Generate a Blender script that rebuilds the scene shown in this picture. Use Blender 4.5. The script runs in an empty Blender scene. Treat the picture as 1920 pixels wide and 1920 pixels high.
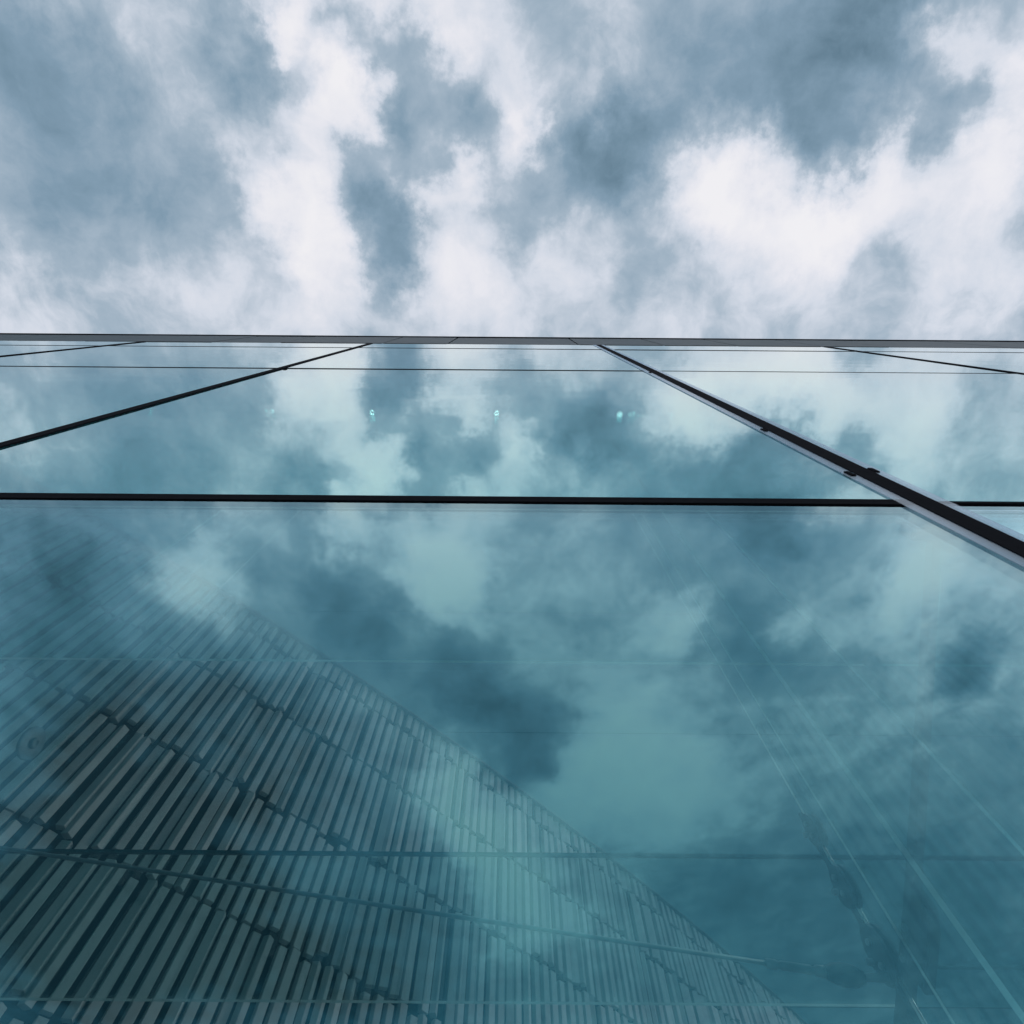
import bpy, bmesh, math, random
from mathutils import Vector, Matrix

random.seed(11)
scene = bpy.context.scene
col = scene.collection

# ---------------------------------------------------------------- camera
EYE = Vector((0.0, 0.0, 1.6))
TILT = math.atan(390.0 / 995.0)          # camera axis, measured from the zenith towards the glass (+Y)
ROLL = 0.0075
cam_data = bpy.data.cameras.new('camera')
cam_data.sensor_width = 36.0
cam_data.lens = 36.0 * 995.0 / 1920.0
cam_data.clip_start = 0.02
cam_data.clip_end = 3000.0
cam = bpy.data.objects.new('camera', cam_data)
col.objects.link(cam)
fwd = Vector((0, math.sin(TILT), math.cos(TILT)))
up0 = Vector((0, -math.cos(TILT), math.sin(TILT)))
right0 = Vector((1, 0, 0))
rt = right0 * math.cos(ROLL) + up0 * math.sin(ROLL)
up = up0 * math.cos(ROLL) - right0 * math.sin(ROLL)
cam.matrix_world = Matrix((
    (rt.x, up.x, -fwd.x, EYE.x),
    (rt.y, up.y, -fwd.y, EYE.y),
    (rt.z, up.z, -fwd.z, EYE.z),
    (0, 0, 0, 1)))
scene.camera = cam

# ---------------------------------------------------------------- view and render settings
vs = scene.view_settings
vs.view_transform = 'Standard'
vs.look = 'None'
vs.exposure = 0.0
vs.gamma = 1.0
vs.use_curve_mapping = False
scene.render.engine = 'CYCLES'
cy = scene.cycles
cy.max_bounces = 12
cy.diffuse_bounces = 3
cy.glossy_bounces = 6
cy.transmission_bounces = 6
cy.transparent_max_bounces = 48
cy.use_denoising = True
cy.use_adaptive_sampling = True
cy.adaptive_threshold = 0.025
cy.sample_clamp_indirect = 6.0

# ---------------------------------------------------------------- sky: cloud layer over a Nishita sky
SUN_EL, SUN_AZ = math.radians(24), math.radians(70)
# the cloud deck, on a flat layer above the place: (east, north, radius, lighter + / darker -), in units of its height
CLOUDS = [  # dark ones low in the south-west are added to darken the mirrored sky
    (-0.724, -0.374, 0.112, -0.45),
    (-0.673, -0.302, 0.157, -0.30),
    (-0.777, -0.210, 0.142, -0.27),
    (-0.562, -0.349, 0.082, 0.19),
    (-0.530, -0.276, 0.062, 0.11),
    (-0.627, -0.159, 0.146, -0.26),
    (-0.472, -0.190, 0.066, -0.28),
    (-0.790, -0.087, 0.135, -0.15),
    (-0.855, 0.032, 0.096, 0.37),
    (-0.666, -0.004, 0.112, 0.11),
    (-0.424, -0.357, 0.070, -0.44),
    (-0.383, -0.407, 0.086, -0.36),
    (-0.342, -0.367, 0.036, 0.53),
    (-0.290, -0.396, 0.043, -0.32),
    (-0.221, -0.377, 0.058, -0.28),
    (-0.264, -0.345, 0.040, 0.84),
    (-0.262, -0.285, 0.054, 0.79),
    (-0.337, -0.284, 0.046, 0.26),
    (-0.315, -0.199, 0.061, 0.73),
    (-0.376, -0.138, 0.068, 0.84),
    (-0.420, -0.242, 0.047, 0.32),
    (-0.339, -0.074, 0.061, 0.53),
    (-0.321, 0.002, 0.083, 0.47),
    (-0.529, 0.012, 0.103, 0.37),
    (-0.158, -0.358, 0.036, -0.24),
    (-0.170, -0.299, 0.057, -0.40),
    (-0.191, -0.236, 0.051, -0.36),
    (-0.089, -0.251, 0.047, -0.40),
    (-0.143, -0.192, 0.040, -0.20),
    (-0.245, -0.115, 0.073, -0.60),
    (-0.184, -0.091, 0.056, -0.44),
    (-0.225, -0.033, 0.049, -0.32),
    (-0.109, -0.371, 0.050, 0.58),
    (-0.053, -0.378, 0.065, 0.32),
    (-0.005, -0.313, 0.052, 0.47),
    (0.017, -0.251, 0.043, 0.63),
    (-0.144, -0.162, 0.037, 0.53),
    (-0.082, -0.178, 0.041, 0.53),
    (-0.094, -0.075, 0.088, 0.37),
    (-0.087, 0.009, 0.111, 0.42),
    (0.098, -0.379, 0.057, -0.08),
    (0.134, -0.321, 0.060, 0.16),
    (0.078, -0.287, 0.053, -0.16),
    (0.133, -0.216, 0.080, -0.90),
    (0.213, -0.267, 0.070, -0.48),
    (0.301, -0.295, 0.069, -0.40),
    (0.050, -0.133, 0.059, -0.32),
    (0.219, -0.367, 0.073, -0.08),
    (0.280, -0.393, 0.072, -0.24),
    (0.377, -0.336, 0.090, -0.38),
    (0.479, -0.349, 0.097, -0.48),
    (0.528, -0.413, 0.086, -0.35),
    (0.449, -0.261, 0.071, -0.48),
    (0.509, -0.219, 0.044, -0.44),
    (0.604, -0.276, 0.071, -0.35),
    (0.696, -0.277, 0.055, -0.32),
    (0.673, -0.376, 0.051, 0.47),
    (0.625, -0.350, 0.045, 0.21),
    (0.758, -0.338, 0.045, 0.58),
    (0.338, -0.218, 0.072, 0.79),
    (0.303, -0.157, 0.058, 0.42),
    (0.403, -0.143, 0.093, 0.68),
    (0.524, -0.151, 0.076, 0.68),
    (0.593, -0.226, 0.048, 0.53),
    (0.628, -0.160, 0.076, 0.63),
    (0.794, -0.235, 0.073, 0.58),
    (0.757, -0.168, 0.085, 0.47),
    (0.485, -0.088, 0.079, 0.58),
    (0.647, -0.089, 0.035, -0.10),
    (0.207, -0.061, 0.053, -0.24),
    (0.106, -0.069, 0.079, 0.16),
    (0.269, 0.007, 0.130, 0.05),
    (0.454, -0.012, 0.111, 0.16),
    (0.644, 0.004, 0.113, 0.11),
    (0.799, -0.065, 0.109, 0.32),
    (0.035, 0.008, 0.083, 0.26),
    (-0.337, -0.416, 0.069, 0.65),
    (-0.689, -0.506, 0.098, 0.59),
    (-0.648, -0.609, 0.089, 0.45),
    (-0.439, -0.443, 0.058, 0.10),
    (-0.145, -0.514, 0.097, 0.78),
    (-0.126, -0.604, 0.076, 0.65),
    (0.059, -0.589, 0.100, 0.10),
    (0.343, -0.654, 0.078, 0.65),
    (-0.389, -0.580, 0.126, -0.70),
    (-0.332, -0.702, 0.120, -0.55),
    (-0.108, -0.818, 0.126, -0.75),
    (0.004, -0.926, 0.125, -0.85),
    (0.058, -1.078, 0.093, -0.70),
    (0.051, -0.742, 0.081, 0.10),
    (0.544, -0.471, 0.144, -0.60),
    (0.322, -0.473, 0.095, -0.30),
    (0.498, -0.667, 0.091, -0.60),
    (0.580, -0.796, 0.111, -0.50),
    (0.732, -0.765, 0.096, -0.40),
    (0.627, -0.666, 0.045, 0.25),
    (0.872, -0.493, 0.085, 0.98),
    (0.852, -0.583, 0.070, 0.65),
    (0.811, -0.692, 0.093, 0.39),
    (1.036, -0.517, 0.074, 0.39),
    (1.086, -0.662, 0.080, 0.10),
    (1.048, -0.762, 0.083, -0.95),
    (0.936, -0.885, 0.117, 0.10),
    (1.200, -1.032, 0.126, -0.40),
    (0.281, -0.892, 0.116, 0.45),
    (0.269, -1.058, 0.172, 0.78),
    (0.492, -1.039, 0.092, 0.45),
    (0.444, -1.183, 0.181, 0.52),
    (0.144, -1.224, 0.116, 0.59),
    (0.347, -1.319, 0.138, 0.25),
    (-0.157, -1.134, 0.087, 0.99),
    (-0.093, -1.304, 0.111, 1.10),
    (0.008, -1.491, 0.138, 1.10),
    (0.117, -1.672, 0.117, 0.66),
    (0.010, -1.796, 0.102, 0.44),
    (0.063, -1.322, 0.068, 0.10),
    (-0.282, -1.387, 0.124, -0.72),
    (-0.269, -1.653, 0.157, -0.84),
    (-0.950, -0.611, 0.197, -0.35),
    (-1.047, -0.857, 0.237, -0.82),
    (-0.777, -0.824, 0.186, -0.75),
    (-0.571, -0.852, 0.158, -0.54),
    (-0.528, -1.084, 0.240, -0.82),
    (-0.893, -1.159, 0.303, -1.09),
    (-1.242, -1.504, 0.392, -1.10),
    (-0.824, -1.500, 0.387, -1.10),
    (-0.572, -1.854, 0.369, -1.09),
    (-1.173, -1.996, 0.516, -1.09),
    (-0.225, -2.068, 0.274, -0.72),
    (0.245, -2.006, 0.269, -0.30),
    (0.520, -1.551, 0.210, -0.40),
    (0.777, -1.482, 0.225, -0.50),
    (0.741, -1.972, 0.361, -0.50),
    (0.979, -1.293, 0.192, -0.30),
    (1.145, -1.637, 0.303, -0.60),
    (1.287, -1.370, 0.237, -0.30),
    (1.501, -1.962, 0.391, -0.60),
    (-0.953, -0.435, 0.156, -0.50),
    (-0.915, -0.533, 0.138, -0.35),
    (-1.087, -0.640, 0.160, -0.30),
    (-0.351, -0.442, 0.082, 0.52),
    (-0.135, -0.526, 0.097, 0.39),
    (0.875, -0.505, 0.098, 0.39),
    (-1.212, -1.055, 0.277, -0.45),
    (-1.513, -1.866, 0.451, -0.50),
    (-1.442, -2.171, 0.498, -0.60),
    (-0.864, -2.134, 0.485, -0.50),
    (-0.514, -2.072, 0.348, -0.35),
    (-1.369, -1.441, 0.284, -0.40),
    (-0.146, -0.539, 0.136, 0.25),
    (0.317, -1.006, 0.200, 0.20),
    (-0.078, -1.304, 0.155, 0.26),
    (-0.999, -0.546, 0.205, -0.30),
    (-0.466, -1.014, 0.233, -0.40),
    (-0.635, -0.792, 0.169, -0.30),
    (-0.917, -0.984, 0.249, -0.40),
    (-0.362, -1.307, 0.155, -0.30),
    (-0.645, -1.310, 0.264, -0.30),
    (-1.150, -1.199, 0.257, -0.30),
]
world = bpy.data.worlds.new('World')
scene.world = world
world.use_nodes = True
world.cycles.sampling_method = 'MANUAL'
world.cycles.sample_map_resolution = 512
nt = world.node_tree
nt.nodes.clear()
L = nt.links.new


def wn(kind, **kw):
    n = nt.nodes.new(kind)
    for k, v in kw.items():
        setattr(n, k, v)
    return n


def wmath(op, a, b=None, c=None):
    n = wn('ShaderNodeMath', operation=op)
    for i, v in enumerate((a, b, c)):
        if v is None:
            continue
        if isinstance(v, (int, float)):
            n.inputs[i].default_value = v
        else:
            L(v, n.inputs[i])
    return n.outputs[0]


tc = wn('ShaderNodeTexCoord')
sep = wn('ShaderNodeSeparateXYZ')
L(tc.outputs['Generated'], sep.inputs[0])
zc = wmath('MAXIMUM', sep.outputs[2], 0.07)
uu = wmath('DIVIDE', sep.outputs[0], zc)
vv = wmath('DIVIDE', sep.outputs[1], zc)
plane = wn('ShaderNodeCombineXYZ')
L(uu, plane.inputs[0])
L(vv, plane.inputs[1])


def wnoise(scale, detail, rough, vec, offset=0.0, lac=2.0, dist=0.0):
    n = wn('ShaderNodeTexNoise')
    n.noise_dimensions = '2D'
    n.inputs['Scale'].default_value = scale
    n.inputs['Detail'].default_value = detail
    n.inputs['Roughness'].default_value = rough
    n.inputs['Lacunarity'].default_value = lac
    n.inputs['Distortion'].default_value = dist
    m = wn('ShaderNodeVectorMath', operation='ADD')
    L(vec, m.inputs[0])
    m.inputs[1].default_value = (offset, offset * 0.37, offset * 1.7)
    L(m.outputs[0], n.inputs['Vector'])
    return n


def warp(vec, scale, amount, detail, rough, off):
    n = wnoise(scale, detail, rough, vec, off)
    s = wn('ShaderNodeVectorMath', operation='SUBTRACT')
    L(n.outputs['Color'], s.inputs[0])
    s.inputs[1].default_value = (0.5, 0.5, 0.5)
    k = wn('ShaderNodeVectorMath', operation='MULTIPLY')
    L(s.outputs[0], k.inputs[0])
    k.inputs[1].default_value = (amount, amount, 0.0)
    a = wn('ShaderNodeVectorMath', operation='ADD')
    L(vec, a.inputs[0])
    L(k.outputs[0], a.inputs[1])
    return a.outputs[0]


p_warp = warp(plane.outputs[0], 7.0, 0.19, 8.0, 0.60, 3.1)
field = None
for (cu, cv, cr, ca) in CLOUDS:
    dn = wn('ShaderNodeVectorMath', operation='DISTANCE')
    L(p_warp, dn.inputs[0])
    dn.inputs[1].default_value = (cu, cv, 0.0)
    mr = wn('ShaderNodeMapRange', interpolation_type='SMOOTHSTEP')
    L(dn.outputs['Value'], mr.inputs['Value'])
    mr.inputs['From Min'].default_value = 0.0
    mr.inputs['From Max'].default_value = cr * 1.55
    mr.inputs['To Min'].default_value = ca
    mr.inputs['To Max'].default_value = 0.0
    field = mr.outputs[0] if field is None else wmath('ADD', field, mr.outputs[0])

p_fine = warp(plane.outputs[0], 5.0, 0.10, 4.0, 0.55, 8.3)
n_big = wnoise(2.6, 3.0, 0.5, plane.outputs[0], 5.7)
n_fbm = wnoise(10.0, 12.0, 0.585, p_fine, 1.9)
t1 = wmath('MULTIPLY_ADD', wmath('SUBTRACT', n_fbm.outputs[0], 0.5), 1.05, field)
t2 = wmath('MULTIPLY_ADD', wmath('SUBTRACT', n_big.outputs[0], 0.5), 0.25, t1)
tone = wmath('ADD', t2, 0.12)
tn = wmath('MULTIPLY_ADD', tone, 1 / 3.0, 1.8 / 3.0)
ramp = wn('ShaderNodeValToRGB')
cr = ramp.color_ramp
STOPS = [(-1.8, (.028, .048, .062)), (-1.1, (.115, .200, .270)), (-0.75, (.180, .285, .375)), (-0.45, (.235, .350, .455)),
         (0.0, (.390, .490, .590)), (0.4, (.690, .740, .830)), (0.8, (.850, .855, .915)), (1.2, (.93, .92, .95))]
cr.elements[0].position = (STOPS[0][0] + 1.8) / 3.0
cr.elements[0].color = (*STOPS[0][1], 1)
cr.elements[1].position = (STOPS[-1][0] + 1.8) / 3.0
cr.elements[1].color = (*STOPS[-1][1], 1)
for tpos, c in STOPS[1:-1]:
    e = cr.elements.new((tpos + 1.8) / 3.0)
    e.color = (*c, 1)
L(tn, ramp.inputs[0])

sky = wn('ShaderNodeTexSky', sky_type='NISHITA')
sky.sun_disc = False
sky.sun_elevation = SUN_EL
sky.sun_rotation = SUN_AZ
bg_sky = wn('ShaderNodeBackground')
bg_sky.inputs['Strength'].default_value = 0.08
L(sky.outputs[0], bg_sky.inputs['Color'])
bg_cl = wn('ShaderNodeBackground')
bg_cl.inputs['Strength'].default_value = 1.0
L(ramp.outputs[0], bg_cl.inputs['Color'])
mixw = wn('ShaderNodeMixShader')
mixw.inputs[0].default_value = 0.93
L(bg_sky.outputs[0], mixw.inputs[1])
L(bg_cl.outputs[0], mixw.inputs[2])
wout = wn('ShaderNodeOutputWorld')
L(mixw.outputs[0], wout.inputs['Surface'])

# ---------------------------------------------------------------- sun behind the cloud (soft)
sun_data = bpy.data.lights.new('sun', 'SUN')
sun_data.energy = 1.2
sun_data.angle = math.radians(10)
sun_data.color = (1.0, 0.96, 0.90)
sun = bpy.data.objects.new('sun', sun_data)
col.objects.link(sun)
sun_dir = Vector((math.sin(SUN_AZ) * math.cos(SUN_EL), math.cos(SUN_AZ) * math.cos(SUN_EL), math.sin(SUN_EL)))
sun.rotation_euler = sun_dir.to_track_quat('Z', 'Y').to_euler()
sun.location = (30, 11, 14)


# ================================================================ materials
def new_mat(name):
    m = bpy.data.materials.new(name)
    m.use_nodes = True
    m.node_tree.nodes.clear()
    return m, m.node_tree


def plain(name, rgb, rough=0.5, metal=0.0, var=0.12, scale=8.0, bump=0.0, spec=0.5, obj_var=0.0):
    m, t = new_mat(name)
    out = t.nodes.new('ShaderNodeOutputMaterial')
    b = t.nodes.new('ShaderNodeBsdfPrincipled')
    t.links.new(b.outputs[0], out.inputs[0])
    b.inputs['Roughness'].default_value = rough
    b.inputs['Metallic'].default_value = metal
    b.inputs['Specular IOR Level'].default_value = spec
    tcn = t.nodes.new('ShaderNodeTexCoord')
    n = t.nodes.new('ShaderNodeTexNoise')
    n.inputs['Scale'].default_value = scale
    n.inputs['Detail'].default_value = 6.0
    n.inputs['Roughness'].default_value = 0.65
    t.links.new(tcn.outputs['Object'], n.inputs['Vector'])
    r = t.nodes.new('ShaderNodeMapRange')
    r.inputs['From Min'].default_value = 0.25
    r.inputs['From Max'].default_value = 0.75
    r.inputs['To Min'].default_value = 1.0 - var
    r.inputs['To Max'].default_value = 1.0 + var
    t.links.new(n.outputs[0], r.inputs['Value'])
    fac = r.outputs[0]
    if obj_var:
        oi = t.nodes.new('ShaderNodeObjectInfo')
        r2 = t.nodes.new('ShaderNodeMapRange')
        r2.inputs['To Min'].default_value = 1.0 - obj_var
        r2.inputs['To Max'].default_value = 1.0 + obj_var
        t.links.new(oi.outputs['Random'], r2.inputs['Value'])
        mm = t.nodes.new('ShaderNodeMath')
        mm.operation = 'MULTIPLY'
        t.links.new(fac, mm.inputs[0])
        t.links.new(r2.outputs[0], mm.inputs[1])
        fac = mm.outputs[0]
    v = t.nodes.new('ShaderNodeVectorMath')
    v.operation = 'SCALE'
    v.inputs[0].default_value = rgb
    t.links.new(fac, v.inputs['Scale'])
    t.links.new(v.outputs[0], b.inputs['Base Color'])
    if bump:
        bp = t.nodes.new('ShaderNodeBump')
        bp.inputs['Strength'].default_value = bump
        bp.inputs['Distance'].default_value = 0.004
        t.links.new(n.outputs[0], bp.inputs['Height'])
        t.links.new(bp.outputs[0], b.inputs['Normal'])
    return m


def glass(name, r0, refl0, refl1, trans, wave=0.0, power=5.0, tint_power=None, rough=0.0, wave_scale=(0.5, 0.5, 1.4)):
    """Architectural glass: every face reflects with its angle of incidence and lets tinted light through."""
    m, t = new_mat(name)
    ln = t.links.new
    out = t.nodes.new('ShaderNodeOutputMaterial')
    lw = t.nodes.new('ShaderNodeLayerWeight')
    lw.inputs['Blend'].default_value = 0.5
    pw = t.nodes.new('ShaderNodeMath')
    pw.operation = 'POWER'
    ln(lw.outputs['Facing'], pw.inputs[0])
    pw.inputs[1].default_value = power
    ma = t.nodes.new('ShaderNodeMath')
    ma.operation = 'MULTIPLY_ADD'
    ln(pw.outputs[0], ma.inputs[0])
    ma.inputs[1].default_value = 1.0 - r0
    ma.inputs[2].default_value = r0
    ma.use_clamp = True
    mc = t.nodes.new('ShaderNodeMix')
    mc.data_type = 'RGBA'
    pt = t.nodes.new('ShaderNodeMath')
    pt.operation = 'POWER'
    ln(lw.outputs['Facing'], pt.inputs[0])
    pt.inputs[1].default_value = tint_power or power
    ln(pt.outputs[0], mc.inputs['Factor'])
    mc.inputs['A'].default_value = (*refl0, 1)
    mc.inputs['B'].default_value = (*refl1, 1)
    gl = t.nodes.new('ShaderNodeBsdfGlossy')
    gl.inputs['Roughness'].default_value = rough
    ln(mc.outputs['Result'], gl.inputs['Color'])
    tr = t.nodes.new('ShaderNodeBsdfTransparent')
    tr.inputs['Color'].default_value = (*trans, 1)
    mx = t.nodes.new('ShaderNodeMixShader')
    ln(ma.outputs[0], mx.inputs[0])
    ln(tr.outputs[0], mx.inputs[1])
    ln(gl.outputs[0], mx.inputs[2])
    ln(mx.outputs[0], out.inputs[0])
    if wave:
        tcn = t.nodes.new('ShaderNodeTexCoord')
        mp = t.nodes.new('ShaderNodeMapping')
        mp.inputs['Scale'].default_value = wave_scale
        ln(tcn.outputs['Object'], mp.inputs[0])
        n = t.nodes.new('ShaderNodeTexNoise')
        n.inputs['Scale'].default_value = 2.2
        n.inputs['Detail'].default_value = 1.0
        ln(mp.outputs[0], n.inputs['Vector'])
        bp = t.nodes.new('ShaderNodeBump')
        bp.inputs['Strength'].default_value = 1.0
        bp.inputs['Distance'].default_value = wave
        ln(n.outputs[0], bp.inputs['Height'])
        ln(bp.outputs[0], gl.inputs['Normal'])
    return m


def edge_mat():
    """ground glass edge: glossy, a little translucent"""
    m, t = new_mat('ground_glass_edge')
    out = t.nodes.new('ShaderNodeOutputMaterial')
    d = t.nodes.new('ShaderNodeBsdfGlossy')     # the edge mirrors the daylight that travels inside the sheet
    d.inputs['Color'].default_value = (.95, 1.0, .99, 1)
    d.inputs['Roughness'].default_value = 0.2
    tr = t.nodes.new('ShaderNodeBsdfTranslucent')
    tr.inputs['Color'].default_value = (.90, 1.0, .98, 1)
    mx = t.nodes.new('ShaderNodeMixShader')
    mx.inputs[0].default_value = 0.5
    t.links.new(d.outputs[0], mx.inputs[1])
    t.links.new(tr.outputs[0], mx.inputs[2])
    t.links.new(mx.outputs[0], out.inputs[0])
    return m


M_PANE_LOW = glass('clear_teal_pane', 0.175, (.23, .83, .92), (.94, .99, 1.0), (.89, .97, .97), wave=0.0012, power=2.4, tint_power=1.3)
M_PANE_UP = glass('coated_teal_pane', 0.48, (.42, .90, .90), (.98, .99, 1.0), (.40, .62, .63), wave=0.0008, power=3.2, tint_power=2.4)
M_FIN = glass('fin_glass', 0.045, (.9, 1, 1), (1, 1, 1), (.84, .95, .95))
M_EDGE = edge_mat()
M_BLACK = plain('black_silicone', (.012, .012, .016), 0.9, var=0.25, scale=30, spec=0.06)
M_BAND = glass('edge_band_glass', 0.16, (.80, .90, .97), (.9, .93, 1), (.72, .78, .82), rough=0.25)
M_GREYJ = plain('grey_silicone', (.10, .11, .12), 0.8, var=0.2, scale=20, spec=0.2)
M_BUTTON = plain('satin_steel', (.10, .15, .165), 0.6, 0.5, var=0.10, scale=20)
M_FASCIA = plain('grey_fascia_metal', (.13, .145, .155), 0.55, 0.0, var=0.10, scale=3.0)
M_STEEL = plain('brushed_steel', (.24, .29, .31), 0.6, 0.7, var=0.10, scale=20)
M_DARKSTEEL = plain('dark_painted_steel', (.05, .07, .08), 0.4, 0.3, var=0.15, scale=12)
M_SLAT = plain('grey_terracotta_slat', (.47, .475, .47), 0.8, var=0.13, scale=5.0, bump=0.25, spec=0.25, obj_var=0.16)
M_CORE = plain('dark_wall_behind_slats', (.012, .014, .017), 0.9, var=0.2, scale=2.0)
M_TOWER = plain('teal_glazed_facade', (.004, .085, .105), 0.35, var=0.10, scale=0.15)
M_TOWERGAP = plain('dark_facade_gap', (.02, .05, .06), 0.6)
M_GROUND = plain('grey_paving', (.22, .22, .21), 0.85, var=0.18, scale=0.8, bump=0.3)


def emission(name, rgb, strength):
    m, t = new_mat(name)
    out = t.nodes.new('ShaderNodeOutputMaterial')
    e = t.nodes.new('ShaderNodeEmission')
    e.inputs['Color'].default_value = (*rgb, 1)
    e.inputs['Strength'].default_value = strength
    t.links.new(e.outputs[0], out.inputs[0])
    return m


M_BULB = emission('lit_bulb', (1.0, 0.95, 0.85), 16.0)


# ================================================================ helpers
def tag(o, label=None, cat=None, group=None, kind=None):
    if label: o['label'] = label
    if cat: o['category'] = cat
    if group: o['group'] = group
    if kind: o['kind'] = kind
    return o


def thing(name, loc, label, cat, group=None):
    o = bpy.data.objects.new(name, None)
    o.empty_display_size = 0.1
    col.objects.link(o)
    o.location = loc
    return tag(o, label, cat, group)


def base_of(o):
    v = Vector((0, 0, 0))
    while o is not None:
        v += o.location
        o = o.parent
    return v


def add_mesh(name, bm, mats, parent=None, smooth=False):
    """bm is in world coordinates; the mesh is stored relative to its parent."""
    if parent is not None:
        bmesh.ops.translate(bm, verts=bm.verts, vec=-base_of(parent))
    bmesh.ops.recalc_face_normals(bm, faces=bm.faces)
    me = bpy.data.meshes.new(name)
    bm.to_mesh(me)
    bm.free()
    for m in (mats if isinstance(mats, (list, tuple)) else [mats]):
        me.materials.append(m)
    if smooth:
        for p in me.polygons:
            p.use_smooth = len(p.vertices) == 4
    o = bpy.data.objects.new(name, me)
    col.objects.link(o)
    if parent is not None:
        o.parent = parent
    return o


def box(bm, x0, x1, y0, y1, z0, z1, mi=0):
    vs_ = [bm.verts.new((x, y, z)) for x in (x0, x1) for y in (y0, y1) for z in (z0, z1)]
    q = lambda *i: bm.faces.new([vs_[k] for k in i])
    fs = [q(0, 1, 3, 2), q(4, 6, 7, 5), q(0, 4, 5, 1), q(2, 3, 7, 6), q(0, 2, 6, 4), q(1, 5, 7, 3)]  # -x +x -y +y -z +z
    for f in fs:
        f.material_index = mi
    return fs


def tube(bm, a, b, r0, r1=None, n=16):
    a, b = Vector(a), Vector(b)
    r1 = r0 if r1 is None else r1
    ax = (b - a).normalized()
    s = ax.orthogonal().normalized()
    w = ax.cross(s)
    ra, rb = [], []
    for i in range(n):
        an = 2 * math.pi * i / n
        dv = s * math.cos(an) + w * math.sin(an)
        ra.append(bm.verts.new(a + dv * r0))
        rb.append(bm.verts.new(b + dv * r1))
    for i in range(n):
        j = (i + 1) % n
        bm.faces.new((ra[i], ra[j], rb[j], rb[i]))
    bm.faces.new(ra[::-1])
    bm.faces.new(rb)


def lathe(bm, a, axis, prof, n=28):
    """prof: list of (distance along axis, radius)"""
    a, ax = Vector(a), Vector(axis).normalized()
    s = ax.orthogonal().normalized()
    w = ax.cross(s)
    rings = []
    for (h, r) in prof:
        rings.append([bm.verts.new(a + ax * h + (s * math.cos(2 * math.pi * i / n) + w * math.sin(2 * math.pi * i / n)) * r) for i in range(n)])
    for k in range(len(rings) - 1):
        for i in range(n):
            j = (i + 1) % n
            bm.faces.new((rings[k][i], rings[k][j], rings[k + 1][j], rings[k + 1][i]))
    bm.faces.new(rings[0][::-1])
    bm.faces.new(rings[-1])


def prism(bm, poly, axis, lo, hi):
    """extrude a closed polygon of (p, q); axis 'x': (y, z) polygon between x=lo and x=hi"""
    def pt(p, q, e):
        return (e, p, q) if axis == 'x' else (p, e, q) if axis == 'y' else (p, q, e)
    A = [bm.verts.new(pt(p, q, lo)) for p, q in poly]
    B = [bm.verts.new(pt(p, q, hi)) for p, q in poly]
    n = len(poly)
    for i in range(n):
        j = (i + 1) % n
        bm.faces.new((A[i], A[j], B[j], B[i]))
    bm.faces.new(A[::-1])
    bm.faces.new(B)


CZ = EYE.z                                # heights below are given above the eye and shifted by CZ

# ================================================================ ground
bm = bmesh.new()
box(bm, -900, 900, -900, 900, -0.6, 0.0)
tag(add_mesh('ground', bm, M_GROUND), kind='structure')

# ================================================================ glass facade
GY = 0.50                                 # outer face of the glass
XJ = [-10.91, -7.90, -4.89, -1.884, 1.127, 4.137, 7.147, 10.157]        # vertical joints
XJ_L, XJ_R = -1.884, 1.127
ZJ = [1.365 + CZ, 4.44 + CZ, 6.62 + CZ]                 # horizontal joints
TOP = 7.35 + CZ
JW, JH = 0.034, 0.020


def jw(x):
    return 0.034 if abs(x - 1.127) < 0.01 else 0.026

                     # half widths of the joints
facade = thing('glass_facade', (XJ_L, GY, 0.0),
               'tall teal glass facade of frameless panes with black joints mirroring the clouds', 'glass facade')
levels = [(0.05, ZJ[0]), (ZJ[0], ZJ[1]), (ZJ[1], ZJ[2]), (ZJ[2], TOP)]
for i in range(len(XJ) - 1):
    for k, (za, zb) in enumerate(levels):
        bm = bmesh.new()
        hb = JH if k > 0 else 0.0
        ht = JH if k < 3 else 0.0
        if k >= 1:
            hb, ht = hb * (1 if k == 1 else 0.25), ht * 0.25
        dy = random.uniform(-0.001, 0.001)
        box(bm, XJ[i] + jw(XJ[i]), XJ[i + 1] - jw(XJ[i + 1]), GY + dy, GY + 0.012 + dy, za + hb, zb - ht)
        # every pane hangs a hair out of true, so the mirrored clouds shift from pane to pane
        piv = Vector(((XJ[i] + XJ[i + 1]) / 2, GY, (za + zb) / 2))
        bmesh.ops.rotate(bm, verts=bm.verts, cent=piv,
                         matrix=Matrix.Rotation(random.uniform(-.0006, .0006), 3, 'X') @ Matrix.Rotation(random.uniform(-.0006, .0006), 3, 'Z'))
        add_mesh('pane', bm, M_PANE_LOW if k == 0 else M_PANE_UP, facade)
for x in XJ:
    bm = bmesh.new()
    box(bm, x - jw(x), x + jw(x), GY - 0.006, GY + 0.016, 0.0, TOP)
    vj = add_mesh('vertical_joint', bm, M_BLACK, facade)
    for s in ((-1, 1) if jw(x) > .03 else ()):
        bm = bmesh.new()
        xa, xb = sorted((x + s * (JW + 0.0005), x + s * (JW + 0.040)))
        box(bm, xa, xb, GY - 0.0042, GY - 0.0022, 0.0, TOP - 0.002)
        add_mesh('edge_band', bm, M_BAND, vj)
for k, z in enumerate(ZJ):
    for i in range(len(XJ) - 1):
        bm = bmesh.new()
        h = JH if k == 0 and XJ[i] < 1 else JH * (0.32 if k == 0 else 0.28)
        box(bm, XJ[i] + jw(XJ[i]) + 0.0005, XJ[i + 1] - jw(XJ[i + 1]) - 0.0005, GY - 0.0035, GY + 0.016, z - h, z + h)
        add_mesh('horizontal_joint', bm, M_BLACK if k == 0 else M_GREYJ, facade)
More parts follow.
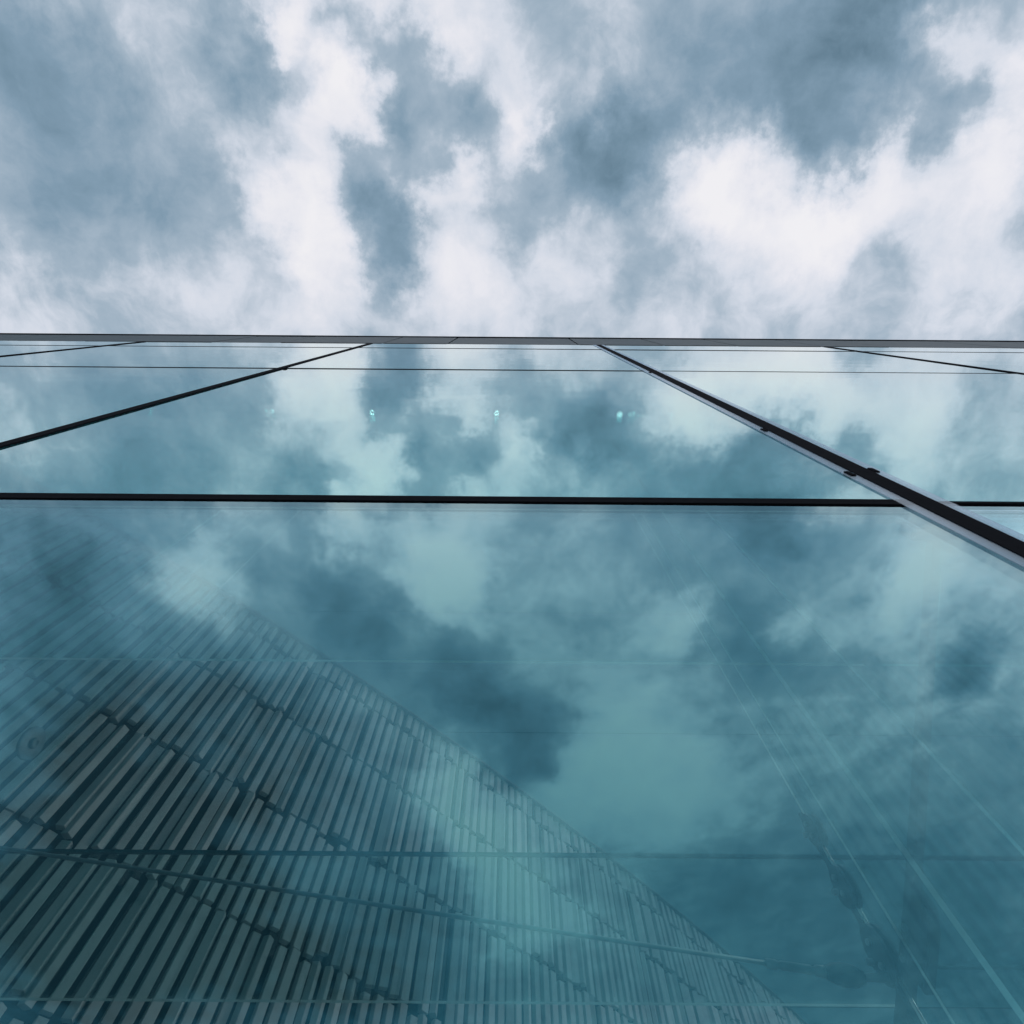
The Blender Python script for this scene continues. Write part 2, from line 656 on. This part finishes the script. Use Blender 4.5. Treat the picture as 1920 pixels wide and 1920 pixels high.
# small black setting blocks that stick out of the vertical joint
for (x, z) in ((1.127 - 0.052, 1.62 + CZ), (1.127 + 0.048, 1.66 + CZ), (1.127 - 0.048, 2.25 + CZ), (1.127 - .046, 4.30 + CZ), (-1.884 + .046, 4.40 + CZ)):
    bm = bmesh.new()
    box(bm, x - 0.010, x + 0.010, GY - 0.0075, GY - 0.0005, z - 0.022, z + 0.022)
    bmesh.ops.bevel(bm, geom=bm.edges[:], offset=0.003, segments=1, affect='EDGES')
    add_mesh('setting_block', bm, M_BLACK, facade)
# fascia along the top: backing rail, panels, dark coping
FZ0, FZ1 = TOP + 0.02, 8.72 + CZ
bm = bmesh.new()
box(bm, XJ[0], XJ[-1], GY + 0.03, GY + 0.30, FZ0 + 0.02, FZ1 - 0.02)
fas = add_mesh('fascia', bm, M_BLACK, facade)
xs = [-10.9, -9.2, -8.3, -6.6, -5.7, -4.0, -3.1, -1.735, -.87, .87, 2.0, 2.98, 4.1, 5.0, 6.6, 7.5, 9.2, 10.15]
for i in range(len(xs) - 1):
    bm = bmesh.new()
    box(bm, xs[i] + 0.012, xs[i + 1] - 0.012, GY - 0.004 + random.uniform(-.002, .002), GY + 0.028, FZ0, FZ1)
    bmesh.ops.bevel(bm, geom=bm.edges[:], offset=0.004, segments=1, affect='EDGES')
    add_mesh('fascia_panel', bm, M_FASCIA, fas)
bm = bmesh.new()
box(bm, xs[0], xs[-1], GY - 0.016, GY + 0.32, FZ1 + 0.004, FZ1 + 0.11)
add_mesh('coping', bm, M_BLACK, facade)


# ================================================================ glass fins standing behind the vertical joints
def fin(x, plies, label):
    f = thing('glass_fin', (x, 1.0, 0.0), label, 'glass fin', 'glass fins behind the facade joints')
    for (xa, xb, yb) in plies:
        bm = bmesh.new()
        fs = box(bm, x + xa, x + xb, GY + 0.03, yb, 0.002, 7.2 + CZ)
        for q in (3, 4, 5):
            fs[q].material_index = 1
        add_mesh('glass_ply', bm, [M_FIN, M_EDGE], f)
    return f


R_PLIES = [(-.022, -.0105, 1.097), (-.009, .010, 1.447), (.0115, .0195, 1.71), (.021, .029, 1.85)]
L_PLIES = [(.0105, .0185, 1.71), (-.0095, .0095, 1.26), (-.0185, -.0105, 1.50)]
fin_l = fin(XJ_L, L_PLIES, 'glass fin with a round steel button, left behind the slatted reflection')
fin_l['label'] = 'glass fin bearing a round steel button in front of the slats, at the left edge'
fin_r = fin(XJ_R, R_PLIES, 'glass fin with a broad pale edge and dark steel clamps, lower right')
fin_o = fin(4.137, [(-.009, .010, 1.447)], 'glass fin behind the joint at the far right end of the facade')
fin_p = fin(-4.89, [(-.009, .010, 1.447)], 'glass fin behind the joint at the far left end of the facade')

# round button on the left fin
bm = bmesh.new()
bx = XJ_L + 0.0185
lathe(bm, (bx, 1.60, 1.585 + CZ), (1, 0, 0), [(0, .058), (.004, .061), (.009, .061), (.013, .056), (.014, .024)], 36)
btn = add_mesh('button', bm, M_BUTTON, fin_l, True)
bm = bmesh.new()
lathe(bm, (bx + .014, 1.60, 1.585 + CZ), (1, 0, 0), [(0, .020), (.010, .020), (.013, .017), (.0131, .008), (.009, .007)], 20)
add_mesh('bolt', bm, M_BUTTON, btn, True)

# ================================================================ horizontal glass shelves at the joint level
SZ = 1.37 + CZ


def shelf(x0, x1, y0, y1, label, rail=False):
    s = thing('glass_shelf', ((x0 + x1) / 2, y0, SZ), label, 'glass shelf', 'glass shelves')
    bm = bmesh.new()
    fs = box(bm, x0, x1, y0, y1, SZ - 0.005, SZ + 0.005)
    for q in (2, 3):
        fs[q].material_index = 1
    add_mesh('glass_sheet', bm, [M_FIN, M_EDGE], s)
    if rail:
        bm = bmesh.new()
        box(bm, x0, x1 + 0.25, y0 - 0.011, y0 - 0.001, SZ - 0.006, SZ + 0.006)
        add_mesh('edge_rail', bm, M_DARKSTEEL, s)
    return s


shelf(XJ_L + .022, XJ_R - .026, GY + .03, 1.04, 'narrow glass shelf with a pale front edge crossing right under the black joint')
shelf(XJ_R + .032, 4.137 - .012, GY + .03, 1.04, 'narrow glass shelf to the right of the pale edged fin')
shelf(-4.6, 1.69, 1.91, 2.83, 'wide glass shelf with a dark front rail crossing the slats low down', True)


# ================================================================ steel arm, clamps and tie rod
arm = thing('bracket_arm', (XJ_R + .06, .56, 1.36 + CZ), 'dark steel bracket arm running back along the lower right fin', 'bracket')
bm = bmesh.new()
x0, x1 = XJ_R + .033, XJ_R + .062


def zline(y):
    return 1.38 - 0.316 * (y - 0.5) + CZ


prism(bm, [(.56, zline(.56) - .014), (1.6, zline(1.6) - .016), (2.9, zline(2.9) - .05), (2.9, zline(2.9) + .05), (1.6, zline(1.6) + .016), (.56, zline(.56) + .014)], 'x', x0, x1)
bmesh.ops.bevel(bm, geom=bm.edges[:], offset=0.003, segments=1, affect='EDGES')
add_mesh('arm', bm, M_DARKSTEEL, arm)
bm = bmesh.new()
prism(bm, [(1.60, zline(1.6) - .035), (1.66, zline(1.66) - .045), (1.84, zline(1.84) - .045), (1.84, zline(1.84) + .045), (1.66, zline(1.66) + .045), (1.60, zline(1.6) + .035)], 'x', XJ_R + .064, XJ_R + .10)
bmesh.ops.bevel(bm, geom=bm.edges[:], offset=0.006, segments=2, affect='EDGES')
add_mesh('sleeve', bm, M_DARKSTEEL, arm)
for y in (1.69, 1.78):
    bm = bmesh.new()
    lathe(bm, (XJ_R + .033, y, zline(y)), (-1, 0, 0), [(0, .011), (.006, .011), (.009, .008)], 12)
    add_mesh('bolt', bm, M_STEEL, arm, True)
bm = bmesh.new()
box(bm, XJ_R - .03, XJ_R + .10, .56, .60, 1.36 + CZ - .03, 1.36 + CZ + .03)
bmesh.ops.bevel(bm, geom=bm.edges[:], offset=0.006, segments=2, affect='EDGES')
add_mesh('foot_plate', bm, M_DARKSTEEL, arm)


def clamp(y, z, r, label):
    c = thing('fin_clamp', (XJ_R + .005, y, z + CZ), label, 'clamp', 'steel clamps on the back edge of the right fin')
    for s, xx in ((-1, XJ_R + .019), (1, XJ_R + .031)):
        poly = []
        for i in range(20):
            an = 2 * math.pi * i / 20
            poly.append((y + math.cos(an) * r * 0.75, z + CZ + math.sin(an) * r * 1.15))
        bm = bmesh.new()
        prism(bm, poly, 'x', min(xx, xx - s * -.012), max(xx, xx - s * -.012))
        add_mesh('clamp_plate', bm, M_DARKSTEEL, c)
    for dz in (-.45, .45):
        bm = bmesh.new()
        lathe(bm, (XJ_R + .007, y, z + CZ + dz * r), (-1, 0, 0), [(0, .010), (.008, .010), (.011, .007)], 12)
        add_mesh('bolt', bm, M_STEEL, c, True)
    bm = bmesh.new()
    tube(bm, (XJ_R - .01, y + r * .55, z + CZ), (XJ_R + .05, y + r * .55, z + CZ), .010, n=12)
    add_mesh('pin', bm, M_STEEL, c, True)


clamp(1.84, 1.43, .052, 'uppermost dark steel clamp on the lower right fin, above the dark rail')
clamp(1.85, 1.23, .060, 'middle dark steel clamp on the lower right fin, just below the dark rail')
clamp(1.86, 1.03, .072, 'lowest dark steel clamp on the lower right fin, where the tie rod ends')

spine = thing('fin_spine', (XJ_R + .02, 1.87, .7 + CZ), 'slim dark steel strip along the back edge of the lower right fin', 'steel strip')
bm = bmesh.new()
box(bm, XJ_R + .012, XJ_R + .040, 1.856, 1.872, .55 + CZ, 1.52 + CZ)
bmesh.ops.bevel(bm, geom=bm.edges[:], offset=0.003, segments=1, affect='EDGES')
add_mesh('strip', bm, M_DARKSTEEL, spine)
for zz in (.62, .82, 1.13, 1.33, 1.49):
    bm = bmesh.new()
    lathe(bm, (XJ_R + .026, 1.856, zz + CZ), (0, -1, 0), [(0, .007), (.004, .007), (.006, .005)], 10)
    add_mesh('bolt', bm, M_STEEL, spine, True)

rod = thing('tie_rod', (.9, 1.88, 1.0 + CZ), 'long slanting steel tie rod crossing in front of the slats', 'tie rod')
A = Vector((-2.6, 1.88, 1.367 + .0926 + CZ))
B = Vector((.80, 1.88, 1.013 + CZ))
dr = (B - A).normalized()
bm = bmesh.new()
tube(bm, A, B, .0065, n=14)
add_mesh('rod', bm, M_STEEL, rod, True)
bm = bmesh.new()
lathe(bm, B - dr * .01, dr, [(0, .009), (.002, .013), (.03, .013), (.034, .010), (.04, .010), (.044, .012), (.13, .012), (.135, .009), (.14, .009), (.145, .014), (.17, .016)], 20)
add_mesh('turnbuckle', bm, M_STEEL, rod, True)
C = B + dr * .16
bm = bmesh.new()
lathe(bm, C, dr, [(0, .016), (.02, .024), (.05, .030), (.085, .028), (.11, .018)], 20)
add_mesh('fork', bm, M_DARKSTEEL, rod, True)
bm = bmesh.new()
tube(bm, C + dr * .10, (XJ_R + .006, 1.86, C.z + dr.z * .10 - .012), .011, n=12)
add_mesh('pin', bm, M_STEEL, rod, True)

rail = thing('steel_rail', (1.7, 2.56, SZ), 'thin pale steel rail running off to the right behind the fin', 'rail')
bm = bmesh.new()
tube(bm, (1.72, 2.56, SZ), (4.1, 2.56, SZ), .006, n=10)
add_mesh('rod', bm, M_STEEL, rail, True)
bm = bmesh.new()
box(bm, 1.70, 1.72, 2.53, 2.59, SZ - .02, SZ + .02)
add_mesh('end_plate', bm, M_STEEL, rail)

# ================================================================ spotlights hung behind the upper panes
for (x, lab) in ((-1.38, 'tiny lit spotlight behind the upper glass, leftmost of the four'),
                 (-.157, 'tiny lit spotlight behind the middle of the upper glass, second from left'),
                 (1.05, 'tiny lit spotlight left of the thick black joint, third from left'),
                 (1.55, 'tiny lit spotlight behind the upper glass, rightmost of the four')):
    z = 5.2 + CZ
    s = thing('spotlight', (x, 1.0, z), lab, 'spotlight', 'spotlights behind the upper glass')
    bm = bmesh.new()
    lathe(bm, (x, 1.0, z + .004), (0, 0, 1), [(0, .052), (.02, .055), (.06, .045), (.10, .020), (.12, .010)], 20)
    add_mesh('housing', bm, M_STEEL, s, True)
    bm = bmesh.new()
    lathe(bm, (x, 1.0, z - .006), (0, 0, 1), [(0, .014), (.004, .024), (.0085, .027)], 16)
    add_mesh('bulb', bm, M_BULB, s, True)
    bm = bmesh.new()
    tube(bm, (x, 1.0, z + .12), (x, 1.0, 8.4 + CZ), .002, n=6)
    add_mesh('cable', bm, M_STEEL, s)
bm = bmesh.new()

# ================================================================ curved slatted building behind the glass
H = 6.0                                   # top of the slats above the eye


def plan_y(x):
    q = x / H
    return H * (1.135 + 0.955 * q + 0.125 * q * q)


def plan(x):
    """point, tangent and normal (towards the street) of the slatted wall"""
    q = x / H
    sl = 0.955 + 0.25 * q
    tn_ = Vector((1, sl, 0)).normalized()
    return Vector((x, plan_y(x), 0)), tn_, Vector((tn_.y, -tn_.x, 0))


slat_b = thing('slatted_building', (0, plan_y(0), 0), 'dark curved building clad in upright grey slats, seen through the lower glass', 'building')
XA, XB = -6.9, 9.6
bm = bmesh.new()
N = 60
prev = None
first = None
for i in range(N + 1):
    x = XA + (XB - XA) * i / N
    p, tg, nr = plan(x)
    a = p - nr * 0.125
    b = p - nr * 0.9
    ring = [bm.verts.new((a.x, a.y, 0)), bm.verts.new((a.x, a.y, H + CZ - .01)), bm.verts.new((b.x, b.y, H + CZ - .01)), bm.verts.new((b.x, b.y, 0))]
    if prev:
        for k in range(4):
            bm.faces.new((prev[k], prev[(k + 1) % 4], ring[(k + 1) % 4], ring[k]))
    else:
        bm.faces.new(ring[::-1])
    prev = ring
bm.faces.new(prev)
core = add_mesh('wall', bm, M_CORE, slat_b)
# thin coping along the top edge
bm = bmesh.new()
prev = None
for i in range(N + 1):
    x = XA + (XB - XA) * i / N
    p, tg, nr = plan(x)
    a = p + nr * 0.045
    b = p - nr * 0.95
    ring = [bm.verts.new((a.x, a.y, H + CZ)), bm.verts.new((a.x, a.y, H + CZ + .02)), bm.verts.new((b.x, b.y, H + CZ + .02)), bm.verts.new((b.x, b.y, H + CZ))]
    if prev:
        for k in range(4):
            bm.faces.new((prev[k], prev[(k + 1) % 4], ring[(k + 1) % 4], ring[k]))
    else:
        bm.faces.new(ring[::-1])
    prev = ring
bm.faces.new(prev)
add_mesh('coping', bm, M_DARKSTEEL, slat_b)

ROWS = [H, H - .30, .812 * H, .645 * H, .478 * H, .325 * H, .16 * H, 0.0 * H, -1.55]
# slat stations along the curve
stations = []
x = XA + 0.1
while x < XB:
    stations.append(x)
    _, tg, _n = plan(x)
    pitch = 0.112 + 0.045 * max(0.0, min(1.0, (x + 4.0) / 7.0))
    x += pitch * tg.x
slats = []                                # (score, centre, tangent, normal, w, depth, z0, z1)
for k in range(len(ROWS) - 1):
    for x in stations:
        p, tg, nr = plan(x)
        pitch = 0.112 + 0.045 * max(0.0, min(1.0, (x + 4.0) / 7.0))
        z1 = ROWS[k] - 0.012 + random.choice((0, 0, 0, -.012, .008, -.03, -.045))
        z0 = ROWS[k + 1] + 0.012 + random.choice((0, 0, -.01, .015, .0, .03, .05))
        if k == 0:
            z1 = ROWS[0] - 0.004
        w = pitch * random.choice((.60, .62, .66, .58))
        turn = random.choice((0, 0, 0, 0, 0, .12, -.1, .5, -.5, .75))
        back = random.choice((0, 0, 0, 0, .010, .030, -.010))
        mid = Vector((p.x, p.y, (z0 + z1) / 2))
        # how large it shows from the street: height over distance, only where it faces the lower panes
        v = mid
        ed = (v.x) / v.y
        el = v.z / v.y
        seen = (0.42 < el < 3.2) and (-2.9 < ed * .95 < 0.9) and z1 > 0.9
        score = ((z1 - z0) * w / (v.length ** 2)) if seen else 0.0
        slats.append((score, mid, tg, nr, w, 0.06, z0, z1, turn, back))
slats.sort(key=lambda s: -s[0])


def slat_bm(bm, s, origin=None):
    _, mid, tg, nr, w, dp, z0, z1, turn, back = s
    R = Matrix.Rotation(turn, 3, 'Z')
    t, n = R @ tg, R @ nr
    c = Vector((mid.x, mid.y, 0)) - nr * back - n * 0.005
    pts = []
    ch = 0.004
    prof = [(-w / 2, -dp), (w / 2, -dp), (w / 2, -ch), (w / 2 - ch, 0), (-w / 2 + ch, 0), (-w / 2, -ch)]
    A_ = [bm.verts.new(c + t * u + n * v + Vector((0, 0, z0 + CZ))) for u, v in prof]
    B_ = [bm.verts.new(c + t * u + n * v + Vector((0, 0, z1 + CZ))) for u, v in prof]
    m_ = len(prof)
    for i in range(m_):
        j = (i + 1) % m_
        bm.faces.new((A_[i], A_[j], B_[j], B_[i]))
    bm.faces.new(A_[::-1])
    bm.faces.new(B_)


for s in slats[:300]:
    bm = bmesh.new()
    slat_bm(bm, s)
    add_mesh('slat', bm, M_SLAT, slat_b)
bm = bmesh.new()
for s in slats[300:]:
    slat_bm(bm, s)
tag(add_mesh('slats', bm, M_SLAT, slat_b), kind='stuff')

# ================================================================ teal tower rising behind the slatted building
TY = 22.0
tower = thing('office_tower', (0, TY, 0), 'tall plain teal glazed tower rising behind the slatted building', 'tower')
bm = bmesh.new()
box(bm, -62, 52, TY + 0.06, TY + 14, 0, 61)
add_mesh('wall', bm, M_TOWERGAP, tower)
zr = 0.0
for k in range(5):
    bm = bmesh.new()
    box(bm, -62, 52, TY, TY + 0.058, 12.2 * k + 0.02, 12.2 * (k + 1) - 0.02)
    add_mesh('facade_band', bm, M_TOWER, tower)
